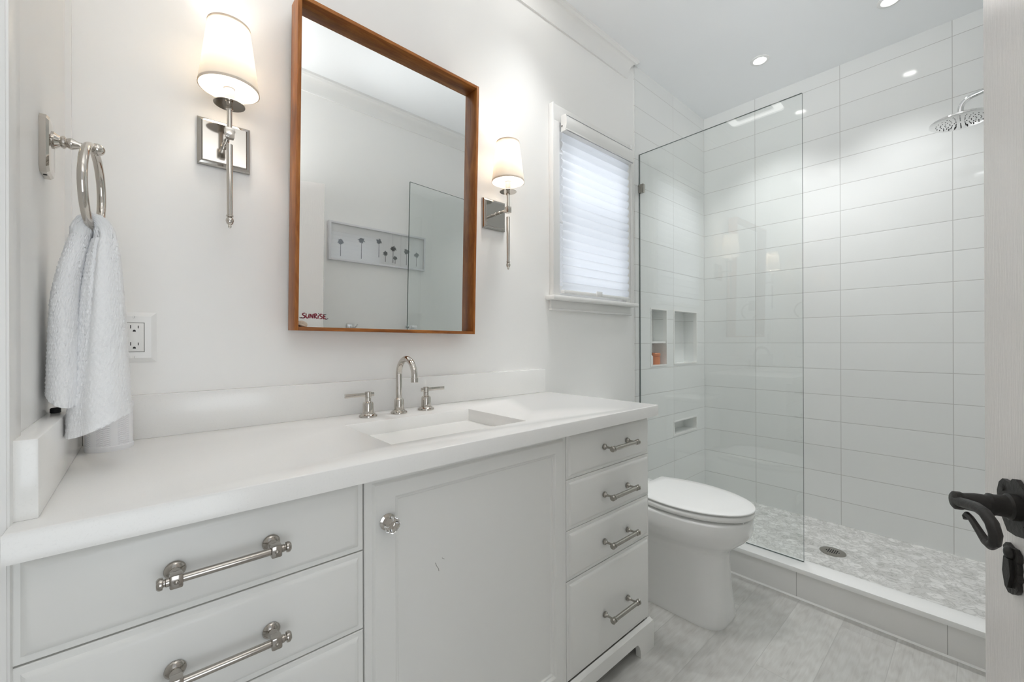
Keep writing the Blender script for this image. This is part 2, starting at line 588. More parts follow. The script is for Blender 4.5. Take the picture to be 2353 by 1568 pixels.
# shower kerb: tiled riser with a pale stone cap and a line of caulk
mb = MB().box(2.089, 2.17, YO, YA, -.1, .112)
struct(mb.build('trim_1', [curb_tile]))
mb = MB().box(2.081, 2.182, YO, YA, .112, .132, bevel=.002)
struct(mb.build('trim_2', [mat('kerb_stone', (.92, .92, .91), .2)]))
mb = MB().prism([(2.089, YO, 0), (2.0835, YO, 0), (2.089, YO, .006)], (0, YA - YO, 0))
struct(mb.build('trim_3', [trim_m]))


def crown_profile(n=8):
    """(offset from the wall, drop below the ceiling)"""
    pts = [(0, .110), (.008, .110), (.010, .096)]
    for k in range(n + 1):
        a = PI / 2 * k / n
        pts.append((.010 + .028 * (1 - math.cos(a)), .094 - .070 * math.sin(a)))
    pts += [(.041, .018), (.046, .014), (.046, 0), (0, 0)]
    return pts


def crown(name, x0, x1, ywall, s, slant=0):
    mb = MB(); a = []; b = []
    for (o_, dz) in crown_profile():
        a.append(mb.bm.verts.new((x0, ywall + s * o_, ZC - dz)))
        b.append(mb.bm.verts.new((x1 + slant * o_, ywall + s * o_, ZC - dz)))
    n = len(a)
    for k in range(n):
        mb.bm.faces.new((a[k], a[(k + 1) % n], b[(k + 1) % n], b[k]))
    mb.bm.faces.new(a); mb.bm.faces.new(b)
    return struct(mb.build(name, [trim_m], angle=25))


crown('trim_4', XL, 2.030, YA + .006, -1, 1.6)
crown('trim_5', -.95, TX0, YO, 1)
# corner bead in the alcove corner and the casing strip that ends the stub wall
mb = MB().box(XL, XL + .010, YA - .006, YA + .006, CT + .1, ZC)
struct(mb.build('trim_6', [trim_m]))
mb = MB().box(XL, XL + .005, F - .006, F + .055, 0, ZC, bevel=.002).box(XL - .1, XL + .002, F - .008, F, 0, ZC)
struct(mb.build('trim_7', [trim_m]))
# slim white edging round the three shower niches
for i, (x0, x1, z0, z1) in enumerate(NICHES):
    t = .008; q = .0012
    mb = MB()
    mb.box(x0 - t, x0 + q, YA - .003, YA + .02, z0 - t, z1 + t).box(x1 - q, x1 + t, YA - .003, YA + .02, z0 - t, z1 + t)
    mb.box(x0 + q, x1 - q, YA - .003, YA + .02, z0 - t, z0 + q).box(x0 + q, x1 - q, YA - .003, YA + .02, z1 - q, z1 + t)
    if i == 0:
        mb.box(x0 + .0005, x1 - .0005, YA + .004, YA + .0895, 1.088, 1.100)
    struct(mb.build('trim_%d' % (8 + i), [quartz]))
mb = MB().box(.255, .262, YO, YO + .012, 0, DOOR_H + .09).box(-.50, -.42, YO, YO + .018, 0, DOOR_H + .10).box(-.42, .30, YO, YO + .018, DOOR_H + .03, DOOR_H + .10)
struct(mb.build('trim_11', [trim_m]))

# ------------------------------------------------------------------ window
x0, x1, z0, z1 = WIN
win = bpy.data.objects.new('window_1', None); COL.objects.link(win); struct(win)
mb = MB()
yw = YA + .006
for (a, b) in ((1.405, 1.4555), (2.003, 2.053)):        # side casings with a bead
    mb.box(a, b, yw - .022, yw, 1.31, 2.20, bevel=.003)
mb.box(1.4035, 1.413, yw - .028, yw - .001, 1.3115, 2.203, bevel=.002)
mb.box(2.045, 2.0545, yw - .028, yw - .001, 1.3115, 2.203, bevel=.002)
mb.box(1.4045, 2.0535, yw - .0225, yw - .0005, 2.125, 2.2015, bevel=.003)
mb.build('casing', [trim_m], win)
mb = MB().box(1.377, 2.075, yw - .056, yw, 1.292, 1.312, bevel=.005)
mb.build('stool', [trim_m], win)
mb = MB().box(1.402, 2.055, yw - .014, yw, 1.252, 1.292, bevel=.002)
mb.box(1.398, 2.059, yw - .022, yw, 1.246, 1.256, bevel=.004)
mb.build('apron', [trim_m], win)
mb = MB()
ys = YA + .075
for (a, b, c, d) in ((x0, x0 + .04, z0, z1), (x1 - .04, x1, z0, z1), (x0, x1, z0, z0 + .05), (x0, x1, z1 - .04, z1), (x0, x1, 1.70, 1.735)):
    mb.box(a, b, ys, ys + .03, c, d, bevel=.002)
mb.build('sash', [trim_m], win)
mb = MB().box(x0, x1, ys + .012, ys + .016, z0, z1)
mb.build('pane', [glass_clear], win)

bl = thing('window_blind', 'white pleated blind pulled down over the bathroom window', 'window blind', (1.73, 1.295, 1.33))
mb = MB()                                              # cassette with a bowed front
prof = [(1.296, 2.150), (1.272, 2.150), (1.266, 2.146), (1.262, 2.130), (1.262, 2.105), (1.266, 2.085), (1.272, 2.077), (1.296, 2.077)]
mb.prism([(1.452, y, z) for y, z in prof], (2.0035 - 1.452, 0, 0))
mb.box(1.452, 2.0035, 1.2605, 1.298, 2.0745, 2.0782, bevel=.001)
mb.build('valance', [trim_m], bl, angle=25)
mb = MB().box(1.4535, 1.992, 1.2632, 1.2665, 2.1420, 2.1436); mb.build('valance_seam', [seam_shadow], bl)
mb = MB().box(1.458, 2.000, 1.2640, 1.2660, 2.0725, 2.0746); mb.build('valance_shadow_strip', [seam_shadow], bl)  # shadow line under the valance, put in as a grey strip
mb = MB()
mb.lathe([(.0035, 0), (.0035, .001)], (1.4515, 1.290, 2.100), (-1, 0, 0), 12)
mb.build('end_pin', [darkmetal], bl)
mb = MB()                                              # honeycomb pleats
nP = 18; zt, zb = 2.079, 1.340
sec = []
P = (zt - zb) / nP
for i in range(nP):
    for k in range(6):
        f = k / 6
        sec.append((1.302 - .011 * math.sin(PI * f ** .75) ** .8, zt - P * (i + f)))
sec.append((1.302, zb))
prev = None
for (y, z) in sec:
    cur = [mb.bm.verts.new((x, y, z)) for x in (1.4565, 2.001)]
    if prev:
        mb.bm.faces.new((prev[0], prev[1], cur[1], cur[0]))
    prev = cur
mb.build('pleated_fabric', [blind_m], bl, angle=60)
mb = MB().box(1.4565, 2.001, 1.284, 1.308, 1.326, 1.342, bevel=.003)
mb.box(1.70, 1.745, 1.280, 1.288, 1.328, 1.352, bevel=.002)
mb.build('bottom_rail', [plastic], bl)

# ------------------------------------------------------------------ countertop, splashes, sink
SX0, SX1, SY0, SY1 = .408, .818, .866, 1.150           # sink cut-out
ct = thing('countertop', 'long white quartz vanity countertop with a rectangular sink cutout', 'countertop', (.62, 1.04, CT))
mb = MB()
zt_, zb_ = CT, CT - .038
X0, X1, Y0, Y1 = -.128, 1.369, .766, YA + .006
def ring(x0, x1, y0, y1, z):
    return [mb.bm.verts.new(p) for p in ((x0, y0, z), (x1, y0, z), (x1, y1, z), (x0, y1, z))]
e = .002
oT = ring(X0 + e, X1 - e, Y0 + e, Y1, zt_); oM = ring(X0, X1, Y0, Y1, zt_ - e); oB = ring(X0, X1, Y0, Y1, zb_)
iT = ring(SX0 - .001, SX1 + .001, SY0 - .001, SY1 + .001, zt_); iM = ring(SX0, SX1, SY0, SY1, zt_ - .001); iB = ring(SX0, SX1, SY0, SY1, zb_)
for A, B in ((oT, oM), (oM, oB), (oB, iB), (iB, iM), (iM, iT), (iT, oT)):
    for k in range(4):
        mb.bm.faces.new((A[k], A[(k + 1) % 4], B[(k + 1) % 4], B[k]))
mb.build('slab', [quartz], ct, angle=50)
mb = MB().box(-.103, 1.355, YA + .006 - .022, YA + .006, CT, .977, bevel=.0015)
mb.build('backsplash', [quartz], ct)
mb = MB().box(XL, -.1035, .808, YA + .006, CT, .977, bevel=.0015)
mb.build('side_splash', [quartz], ct)

sk = thing('sink', 'white rectangular undermount sink basin below the countertop cutout', 'sink', (.613, 1.008, .70))
mb = MB()
def rrect(x0, x1, y0, y1, r, z, n=6):
    out = []
    for cx, cy, a0 in ((x1 - r, y1 - r, 0), (x0 + r, y1 - r, 90), (x0 + r, y0 + r, 180), (x1 - r, y0 + r, 270)):
        for k in range(n + 1):
            a = math.radians(a0 + 90 * k / n)
            out.append((cx + r * math.cos(a), cy + r * math.sin(a), z))
    return out
zr = CT - .0385
secs = [rrect(SX0 - .03, SX1 + .03, SY0 - .03, SY1 + .03, .02, zr - .012), rrect(SX0 - .03, SX1 + .03, SY0 - .03, SY1 + .03, .02, zr),
        rrect(SX0 - .006, SX1 + .006, SY0 - .006, SY1 + .006, .012, zr), rrect(SX0 - .005, SX1 + .005, SY0 - .005, SY1 + .005, .014, zr - .004), rrect(SX0 + .002, SX1 - .002, SY0 + .002, SY1 - .002, .018, zr - .008),
        rrect(SX0 + .020, SX1 - .020, SY0 + .014, SY1 - .014, .03, zr - .09), rrect(SX0 + .045, SX1 - .045, SY0 + .035, SY1 - .035, .05, zr - .125),
        rrect(SX0 + .10, SX1 - .10, SY0 + .08, SY1 - .08, .05, zr - .135), rrect(.590, .636, .985, 1.031, .022, zr - .137)]
mb.loft(secs, cap0=False)
mb.build('basin', [porcelain], sk, angle=50)
mb = MB().lathe([(.022, 0), (.022, .003), (.014, .004), (.013, .001)], (.613, 1.008, zr - .138))
mb.build('drain', [nickel], sk)

# ------------------------------------------------------------------ vanity
van = thing('vanity_cabinet', 'white painted vanity with one panelled door between two drawer banks', 'vanity cabinet', (.62, 1.05, 0))
mb = MB()
mb.box(-.128, 1.3625, F + .016, YA - .03, .098, .836, bevel=0)
mb.build('carcass', [cab_m], van)

def raised_front(x0, x1, z0, z1, y=F, lip=.0125, rise=.004, thick=.020):
    """drawer front: low moulded lip round a raised flat field"""
    mb = MB()
    prof = [(0, thick), (0, .0045), (.0015, .003), (lip - .003, .003), (lip - .001, .0005), (lip + .004, -rise + .0012), (lip + .008, -rise)]
    secs = []
    for (ins, dy) in prof:
        secs.append([(x0 + ins, y + dy, z0 + ins), (x1 - ins, y + dy, z0 + ins), (x1 - ins, y + dy, z1 - ins), (x0 + ins, y + dy, z1 - ins)])
    mb.loft(secs)
    return mb


def pull_large(x0, x1, z):
    """nickel bar pull on two rosette posts with square collars"""
    mb = MB(); yf = F - .004; yb = yf - .036
    for x, s in ((x0, -1), (x1, 1)):
        mb.lathe([(.0125, 0), (.0135, .002), (.012, .0045), (.0085, .0065), (.0065, .0075), (.0065, .011), (.0075, .0125), (.0065, .015), (.006, .028)], (x, yf, z), (0, -1, 0), 28)
        mb.box(x - .0078, x + .0078, yb - .0085, yb + .0095, z - .0098, z + .0098, bevel=.0025)
        mb.ball((x, yb - .0085, z), .0031)
        mb.lathe([(.0062, 0), (.0062, .004), (.0052, .005), (.0052, .0065), (.0082, .0075), (.0088, .0105), (.0082, .0125), (.006, .0145)], (x + s * .0075, yb, z), (s, 0, 0), 24)
    mb.lathe([(.0058, 0), (.0058, x1 - x0)], (x0, yb, z), (1, 0, 0), 24)
    return mb


def pull_small(x0, x1, z):
    """nickel bar pull with ringed end knobs on slender posts"""
    mb = MB(); yf = F - .004; yb = yf - .038
    for x, s in ((x0, -1), (x1, 1)):
        mb.lathe([(.0085, 0), (.0095, .002), (.009, .006), (.0055, .009), (.0035, .014), (.0032, .024), (.0045, .034)], (x, yf, z), (0, -1, 0), 24)
        mb.lathe([(.0075, 0), (.0085, .0015), (.0085, .0065), (.0062, .0075), (.0062, .0095), (.0088, .0105), (.0092, .0155), (.0075, .018), (.004, .0185)], (x - s * .006, yb, z), (s, 0, 0), 24)
    mb.lathe([(.0068, 0), (.0068, x1 - x0)], (x0, yb, z), (1, 0, 0), 24)
    return mb


for i, (z0, z1, hz) in enumerate(((.6945, .8335, .763), (.5415, .6920, .615), (.3885, .5390, .462), (.108, .3860, .27))):
    dr = raised_front(-.128, .3185, z0, z1).build('drawer', [cab_m], van, angle=28)
    pull_large(.0325, .1585, hz).build('drawer_pull', [pull_nickel], dr)
for i, (z0, z1, hz) in enumerate(((.6965, .8335, .767), (.5475, .6950, .616), (.4000, .5460, .467), (.108, .3975, .2365))):
    dr = raised_front(.9175, 1.3622, z0, z1).build('drawer', [cab_m], van, angle=28)
    pull_small(1.089, 1.2165, hz).build('drawer_pull', [brushed], dr)
# the panelled door
mb = MB()
x0, x1, z0, z1 = .3215, .9155, .110, .8335
px0, px1, pz0, pz1 = .385, .865, .155, .783
prof = [(0, .020), (0, .0045), (.002, .003), (.0145, .003), (.017, -.001), (.020, -.003)]
secs = [[(x0 + i, F + d, z0 + i), (x1 - i, F + d, z0 + i), (x1 - i, F + d, z1 - i), (x0 + i, F + d, z1 - i)] for i, d in prof]
for i, d in ((-.002, -.003), (.0005, -.0015), (.003, .0035), (.007, .0045), (.0085, .0075), (.010, .0085)):
    secs.append([(px0 + i, F + d, pz0 + i), (px1 - i, F + d, pz0 + i), (px1 - i, F + d, pz1 - i), (px0 + i, F + d, pz1 - i)])
mb.loft(secs)
dcab = mb.build('cabinet_door', [cab_m], van, angle=25)
mb = MB()
mb.lathe([(.0165, 0), (.0165, .002), (.012, .004), (.007, .005), (.006, .012)], (.3664, F - .003, .7376), (0, -1, 0), 28, 0)
mb.lathe([(.006, .010), (.009, .011), (.0165, .019), (.0165, .025), (.012, .031), (.011, .0315)], (.3664, F - .003, .7376), (0, -1, 0), 8, 1)
part_label(mb.build('door_knob', [nickel, crystal], dcab, angle=12), 'faceted clear glass knob on a nickel rosette')
mb = MB()                                              # scuffs on the paint of the panel
scuff = mat('scuff_mark', (.36, .35, .33), .6)
for pts in (((.4835, .6085), (.4865, .6005), (.4915, .5925), (.4925, .5865)), ((.5010, .6135), (.5040, .6105), (.5072, .6082))):
    for (a, b), (c, d) in zip(pts, pts[1:]):
        w = .0009
        mb.quad((a - w, F + .00835, b), (c - w, F + .00835, d), (c + w, F + .00835, d), (a + w, F + .00835, b))
mb.build('scuff', [scuff], dcab)
# base moulding with bracket feet
mb = MB()
fx = 1.373; yb = F - .012
pts = [(fx, 0), (fx, .093), (fx - .004, .099), (-.128, .099), (-.128, 0), (-.05, 0)]
arc = [(-.05 + .028 * (1 - math.cos(PI / 2 * k / 6)), .056 * math.sin(PI / 2 * k / 6)) for k in range(1, 7)]
pts += arc
pts += [(1.288 - .028 * (1 - math.cos(PI / 2 * k / 6)), .056 * math.sin(PI / 2 * k / 6)) for k in range(6, -1, -1)]
mb.prism([(x, yb, z) for x, z in pts], (0, .02, 0))
mb.prism([(1.3635, F - .002, .098), (1.3635, YA, .098), (fx, YA, .093), (fx, F - .012, .093)], (0, 0, .0005))
mb.box(1.353, fx, F - .008, YA, 0, .093)
mb.prism([(-.128, yb, .099), (-.128, F, .107), (-.128, F + .003, .099)], (1.365 + .128, 0, 0))
mb.build('base_moulding', [cab_m], van, angle=30)

# ------------------------------------------------------------------ faucet
fc = thing('faucet', 'polished nickel widespread faucet with gooseneck spout behind the sink', 'faucet', (.605, 1.23, CT))
mb = MB()
fx_, fy = .605, 1.230
mb.lathe([(.0255, 0), (.026, .003), (.025, .006), (.020, .0085), (.019, .011), (.0155, .012), (.0150, .040), (.0138, .0455), (.0105, .049), (.0100, .050)], (fx_, fy, CT), (0, 0, 1), 40)
zc_ = .997; ar = .051
path = [(fx_, fy, CT + .045), (fx_, fy, CT + .08), (fx_, fy, zc_ - .02)]
path += [(fx_, fy - ar + ar * math.cos(PI * k / 24), zc_ + ar * math.sin(PI * k / 24)) for k in range(0, 25)]
path += [(fx_, fy - 2 * ar, zc_ - .004)]
mb.tube(path, .0094, 24)
mb.lathe([(.0098, 0), (.0108, .001), (.0108, .013), (.0095, .0145)], (fx_, fy - 2 * ar, .979), (0, 0, 1), 32)
mb.build('spout', [nickel], fc)
for hx, s in ((.5065, -1), (.7045, 1)):
    mb = MB()
    mb.lathe([(.0265, 0), (.027, .003), (.026, .006), (.0205, .009), (.0195, .011), (.0160, .012), (.0155, .040), (.0140, .0445), (.0090, .047), (.0085, .0485), (.0085, .058), (.0095, .059), (.0095, .0755), (.008, .0765)], (hx, 1.234, CT), (0, 0, 1), 40)
    a, b = sorted((hx - s * .0185, hx + s * .070))
    mb.box(a, b, 1.2315, 1.2365, CT + .062, CT + .0735, bevel=.0008)
    mb.build('lever_handle', [nickel], fc)

# ------------------------------------------------------------------ toilet
tl = thing('toilet', 'white skirted toilet with closed elongated lid beside the vanity', 'toilet', (1.712, .95, 0))
TXc = 1.712
def dsec(hw, yf, yb, z, ex=2.4, n=40, rb=.03, ys=None):
    """plan outline: straight sides with a super-elliptic front and rounded back corners"""
    ys = yf + hw * 1.15 if ys is None else ys
    out = []
    for k in range(n + 1):
        a = PI * k / n                                  # from +x round the front to -x
        ca, sa = math.cos(a), math.sin(a)
        x = math.copysign(abs(ca) ** (2 / ex), ca) * hw
        y = ys - (ys - yf) * abs(sa) ** (2 / ex)
        out.append((TXc + x, y, z))
    for k in range(5):
        a = PI / 2 * k / 4
        out.append((TXc - hw + rb * (1 - math.cos(a)), yb - rb * (1 - math.sin(a)), z))
    for k in range(5):
        a = PI / 2 * k / 4
        out.append((TXc + hw - rb * (1 - math.sin(a)), yb - rb * (1 - math.cos(a)), z))
    return out
mb = MB()
S_ = [(.114, .655, 1.26, 0, 3.4), (.115, .653, 1.26, .012, 3.4), (.111, .660, 1.26, .05, 3.3), (.107, .668, 1.26, .12, 3.1), (.106, .671, 1.26, .20, 2.9),
      (.108, .670, 1.26, .245, 2.8), (.113, .665, 1.26, .268, 2.7), (.125, .650, 1.26, .289, 2.5), (.144, .624, 1.26, .311, 2.35), (.160, .599, 1.26, .334, 2.2), (.1675, .586, 1.26, .353, 2.15), (.1700, .5815, 1.26, .367, 2.15), (.1705, .5805, 1.26, .374, 2.15), (.1715, .580, 1.26, .408, 2.15), (.1705, .581, 1.26, .414, 2.15),
      (.166, .586, 1.258, .4175, 2.15), (.12, .64, 1.22, .418, 2.15)]
mb.loft([dsec(a, b, c, d, ex, ys=None if d < .25 else b + .235) for a, b, c, d, ex in S_])
mb.build('bowl', [porcelain], tl, angle=60)
def lidsec(hw, yf, yb, z):
    out = []
    n = 48
    yw_ = yf + .255
    for k in range(n + 1):
        a = PI * k / n
        out.append((TXc + hw * math.cos(a), yw_ - (yw_ - yf) * math.sin(a) ** .96, z))
    hb = hw * .74                                        # tapers to a straight back
    for k in range(1, 9):
        t = k / 8
        out.append((TXc - hw + (hw - hb) * t ** 1.9, yw_ + (yb - yw_) * t, z))
    for k in range(9):
        t = 1 - k / 8
        if k == 8:
            break
        out.append((TXc + hw - (hw - hb) * t ** 1.9, yw_ + (yb - yw_) * t, z))
    return out
def ringed(hw, yf, yb, z0, z1, r):
    return [lidsec(hw - r, yf + r, yb - r, z0), lidsec(hw, yf, yb, z0 + r), lidsec(hw, yf, yb, z1 - r), lidsec(hw - r * .35, yf + r * .35, yb - r * .35, z1 - r * .35), lidsec(hw - r, yf + r, yb - r, z1)]
mb = MB(); mb.loft(ringed(.1725, .573, 1.02, .4255, .4465, .006)); mb.build('seat', [plastic], tl, angle=50)
mb = MB()
L_ = ringed(.1720, .571, 1.015, .4515, .4590, .0030)
cc = Vector((TXc, .80, 0))
for f_, zz_ in ((.8, .4607), (.5, .4617), (.15, .4620)):
    L_.append([(cc.x + (p[0] - cc.x) * f_, cc.y + (p[1] - cc.y) * f_, zz_) for p in L_[3]])
mb.loft(L_); mb.build('lid', [plastic], tl, angle=50)
for sx in (-.075, .075):
    mb = MB().box(TXc + sx - .02, TXc + sx + .02, 1.005, 1.035, .424, .446, bevel=.006)
    mb.build('hinge', [plastic], tl)
mb = MB().box(TXc - .055, TXc - .035, .60, .615, .4455, .4525, bevel=.001); mb.build('bumper', [plastic], tl)
mb = MB().box(TXc - .045, TXc - .037, .592, .60, .4165, .4265, bevel=.001); mb.build('bumper', [plastic], tl)
mb = MB()
mb.box(TXc - .16, TXc + .16, 1.115, YA - .005, .424, .735, bevel=.02, seg=4)
mb.box(TXc - .165, TXc + .165, 1.108, YA - .004, .735, .76, bevel=.008, seg=3)
mb.build('tank', [porcelain], tl)

# ------------------------------------------------------------------ shower
sg = thing('shower_glass_panel', 'fixed clear glass shower panel standing on the kerb by the toilet', 'shower screen', (GX, .92, .132))
mb = MB()
T = .005
gy0, gy1, gz0, gz1 = .522, YA - .003, .133, 2.186
mb.box(GX - T, GX + T, gy0, gy1, gz0, gz1)
for f in mb.bm.faces:
    nrm = f.normal
    f.normal_update()
    f.material_index = 0 if abs(f.normal.x) > .5 else 1
mb.build('pane', [glass_m, glass_edge], sg)
for z in (1.985, .34):
    mb = MB().box(GX - .011, GX + .011, gy1 - .028, YA, z - .025, z + .025, bevel=.002)
    mb.build('wall_clip', [brushed], sg)

sd = thing('shower_door', 'clear glass shower door swung open against the picture wall', 'shower door', (2.16, YO + .03, .145))
mb = MB()
hx, hy = 2.150, -.2265; tx, ty = 1.472, -.170
dv = Vector((tx - hx, ty - hy, 0)); Ld = dv.length; dv.normalize(); nv = Vector((dv.y, -dv.x, 0))
mb.box(0, Ld, -T, T, .145, 2.186)
for f in mb.bm.faces:
    f.normal_update()
    f.material_index = 0 if abs(f.normal.y) > .5 else 1
rot = Matrix.Translation((hx, hy, 0)) @ Matrix(((dv.x, nv.x, 0, 0), (dv.y, nv.y, 0, 0), (0, 0, 1, 0), (0, 0, 0, 1)))
mb.move(rot)
mb.build('pane', [glass_m, glass_edge], sd)
for z in (.40, 1.93):
    mb = MB().box(-.01, .055, -.012, .012, z - .045, z + .045, bevel=.002).move(rot)
    mb.box(2.125, 2.185, YO + .0005, YO + .008, z - .045, z + .045, bevel=.001)
    mb.build('hinge', [chrome], sd)
mb = MB()
for s in (-1, 1):
    mb.lathe([(.011, .004), (.011, .008), (.007, .010), (.007, .026)], (Ld - .045, 0, 1.138), (0, s, 0), 20)
    mb.box(Ld - .062, Ld - .002, s * .026 - .007, s * .026 + .007, 1.128, 1.153, bevel=.002)
mb.move(rot)
part_label(mb.build('handle', [chrome], sd), 'small chrome pull at the free edge')

sh = thing('rain_shower', 'round nickel rain shower head on a curved arm', 'shower head', (2.60, .062, 2.04))
mb = MB()
hz = 2.028
mb.lathe([(.090, 0), (.095, .003), (.095, .009), (.088, .013), (.04, .020), (.020, .025), (.018, .036)], (2.60, .062, hz), (0, 0, 1), 56)
mb.build('spray_plate', [chrome], sh)
mb = MB()
for rr_, n_ in ((.018, 8), (.032, 14), (.046, 20), (.060, 24), (.074, 24)):
    for k in range(n_):
        a = 2 * PI * (k + .5 * (n_ % 3)) / n_
        mb.lathe([(.0017, 0), (.0013, -.0014)], (2.60 + rr_ * math.cos(a), .062 + rr_ * math.sin(a), hz), (0, 0, 1), 8)
noz = mb.build('nozzle_field', [darkmetal], sh)
mb = MB()
pth = [(2.60, .062, hz + .03), (2.60, .062, hz + .052)]
pth += [(2.60, .062 - .045 + .045 * math.cos(a), hz + .052 + .045 * math.sin(a)) for a in [PI / 2 * k / 8 * .86 for k in range(1, 9)]]
last = pth[-1]
pth += [(2.60, last[1] - .08, last[2] + .018), (2.60, YO + .002, last[2] + .032)]
mb.tube(pth, .0095, 20)
mb.build('arm', [chrome], sh)
mb = MB().lathe([(.028, 0), (.028, .006), (.014, .012)], (2.60, YO, last[2] + .032), (0, 1, 0), 32)
mb.build('wall_flange', [chrome], sh)

dn = thing('shower_drain', 'round nickel drain set in the hexagon shower floor', 'drain', (2.597, .505, .035))
mb = MB().lathe([(.054, 0), (.054, .002), (.050, .003), (0.0005, .0032)], (2.597, .505, .035), (0, 0, 1), 48)
mb.build('cover', [brushed], dn)
mb = MB()
for i, k in enumerate(range(-3, 4)):
    for j in (-1, 0, 1):
        if abs(k) == 3 and j != 0:
            continue
        mb.box(2.597 + j * .016 - .0065, 2.597 + j * .016 + .0065, .505 + k * .0085 - .002, .505 + k * .0085 + .002, .0381, .0388)
mb.build('slots', [darkmetal], dn)

# things on the niche shelves
o = MB().lathe([(.033, 0), (.036, .004), (.036, .048), (.0335, .050), (.0335, .053), (.037, .054), (.037, .068), (.033, .072), (.0, .072)], (2.400, YA + .045, .955), (0, 0, 1), 32).build('jar', [mat('amber_jar', (.62, .20, .07), .25)])
tag(o, 'squat orange brown jar with a screw lid in the left shower niche', 'jar')
bt = thing('bottle', 'slim white bottle with black neck beside the orange jar', 'bottle', (2.333, YA + .040, .955))
mb = MB().lathe([(.020, 0), (.022, .003), (.022, .052), (.016, .060)], (2.333, YA + .040, .955), (0, 0, 1), 24); mb.build('body', [plastic], bt)
mb = MB().lathe([(.016, .060), (.017, .062), (.017, .076), (.012, .078)], (2.333, YA + .040, .955), (0, 0, 1), 24); mb.build('collar', [darkmetal], bt)
mb = MB().lathe([(.009, .078), (.012, .082), (.011, .102), (.005, .118), (.001, .119)], (2.333, YA + .040, .955), (0, 0, 1), 24); mb.build('cap', [plastic], bt)
o = MB().tube([(2.5745, YA + .032, .9575), (2.579, YA + .032, .99), (2.581, YA + .032, 1.03), (2.5785, YA + .032, 1.07), (2.574, YA + .032, 1.10)], [.004, .008, .009, .007, .003], 12, flat=(1.8, .5)).build('back_scrubber', [mat('grey_plastic', (.36, .36, .36), .35)])
tag(o, 'slim grey curved scrubber leaning in the larger right niche', 'scrubber')

# ------------------------------------------------------------------ ceiling lamps
for i, (x, y) in enumerate(((2.612, .833), (2.611, .285))):
    t = thing('recessed_light', ('small round recessed ceiling light seen whole above the shower glass', 'small round recessed ceiling light cut off by the top edge of the photo')[i], 'ceiling light', (x, y, ZC), 'recessed lights over the shower')
    mb = MB().lathe([(.047, 0), (.047, -.003), (.043, -.0055), (.033, -.006), (.028, -.002)], (x, y, ZC), (0, 0, 1), 40)
    mb.build('trim_ring', [plastic], t)
    mb = MB().lathe([(.028, -.003), (.0005, -.0035)], (x, y, ZC), (0, 0, 1), 32)
    mb.build('lens', [lens_m], t)
    d = bpy.data.lights.new('recessed_lamp', 'SPOT'); d.energy = 22; d.spot_size = math.radians(96); d.spot_blend = .9; d.shadow_soft_size = .03; d.color = (.98, .99, 1.0)
    lo = bpy.data.objects.new('recessed_lamp', d); COL.objects.link(lo); lo.parent = t; lo.location = (0, 0, -.02)
fx0, fx1, fy0, fy1 = 1.065, 1.395, .885, 1.215
ef = thing('exhaust_fan_light', 'square ceiling fan light with a glowing ring mirrored in the shower glass', 'ceiling fan light', (1.23, 1.05, ZC))
mb = MB().box(fx0 - .03, fx1 + .03, fy0 - .03, fy1 + .03, ZC - .012, ZC, bevel=.004)
mb.box(fx0 + .06, fx1 - .06, fy0 + .06, fy1 - .06, ZC - .018, ZC - .01, bevel=.004)
mb.build('housing', [plastic], ef)
mb = MB()
mb.loft([rrect(fx0, fx1, fy0, fy1, .03, ZC - .0125), rrect(fx0, fx1, fy0, fy1, .03, ZC - .016), rrect(fx0 + .048, fx1 - .048, fy0 + .048, fy1 - .048, .02, ZC - .016), rrect(fx0 + .048, fx1 - .048, fy0 + .048, fy1 - .048, .02, ZC - .0125)], cap0=False, cap1=False)
mb.build('glowing_ring', [ring_m], ef)

d = bpy.data.lights.new('fan_lamp', 'AREA'); d.shape = 'SQUARE'; d.size = .20; d.energy = 1.5; d.spread = math.radians(76); d.color = (.98, .99, 1.0)
lo = bpy.data.objects.new('fan_lamp', d); COL.objects.link(lo); lo.parent = ef; lo.location = (0, 0, -.02)

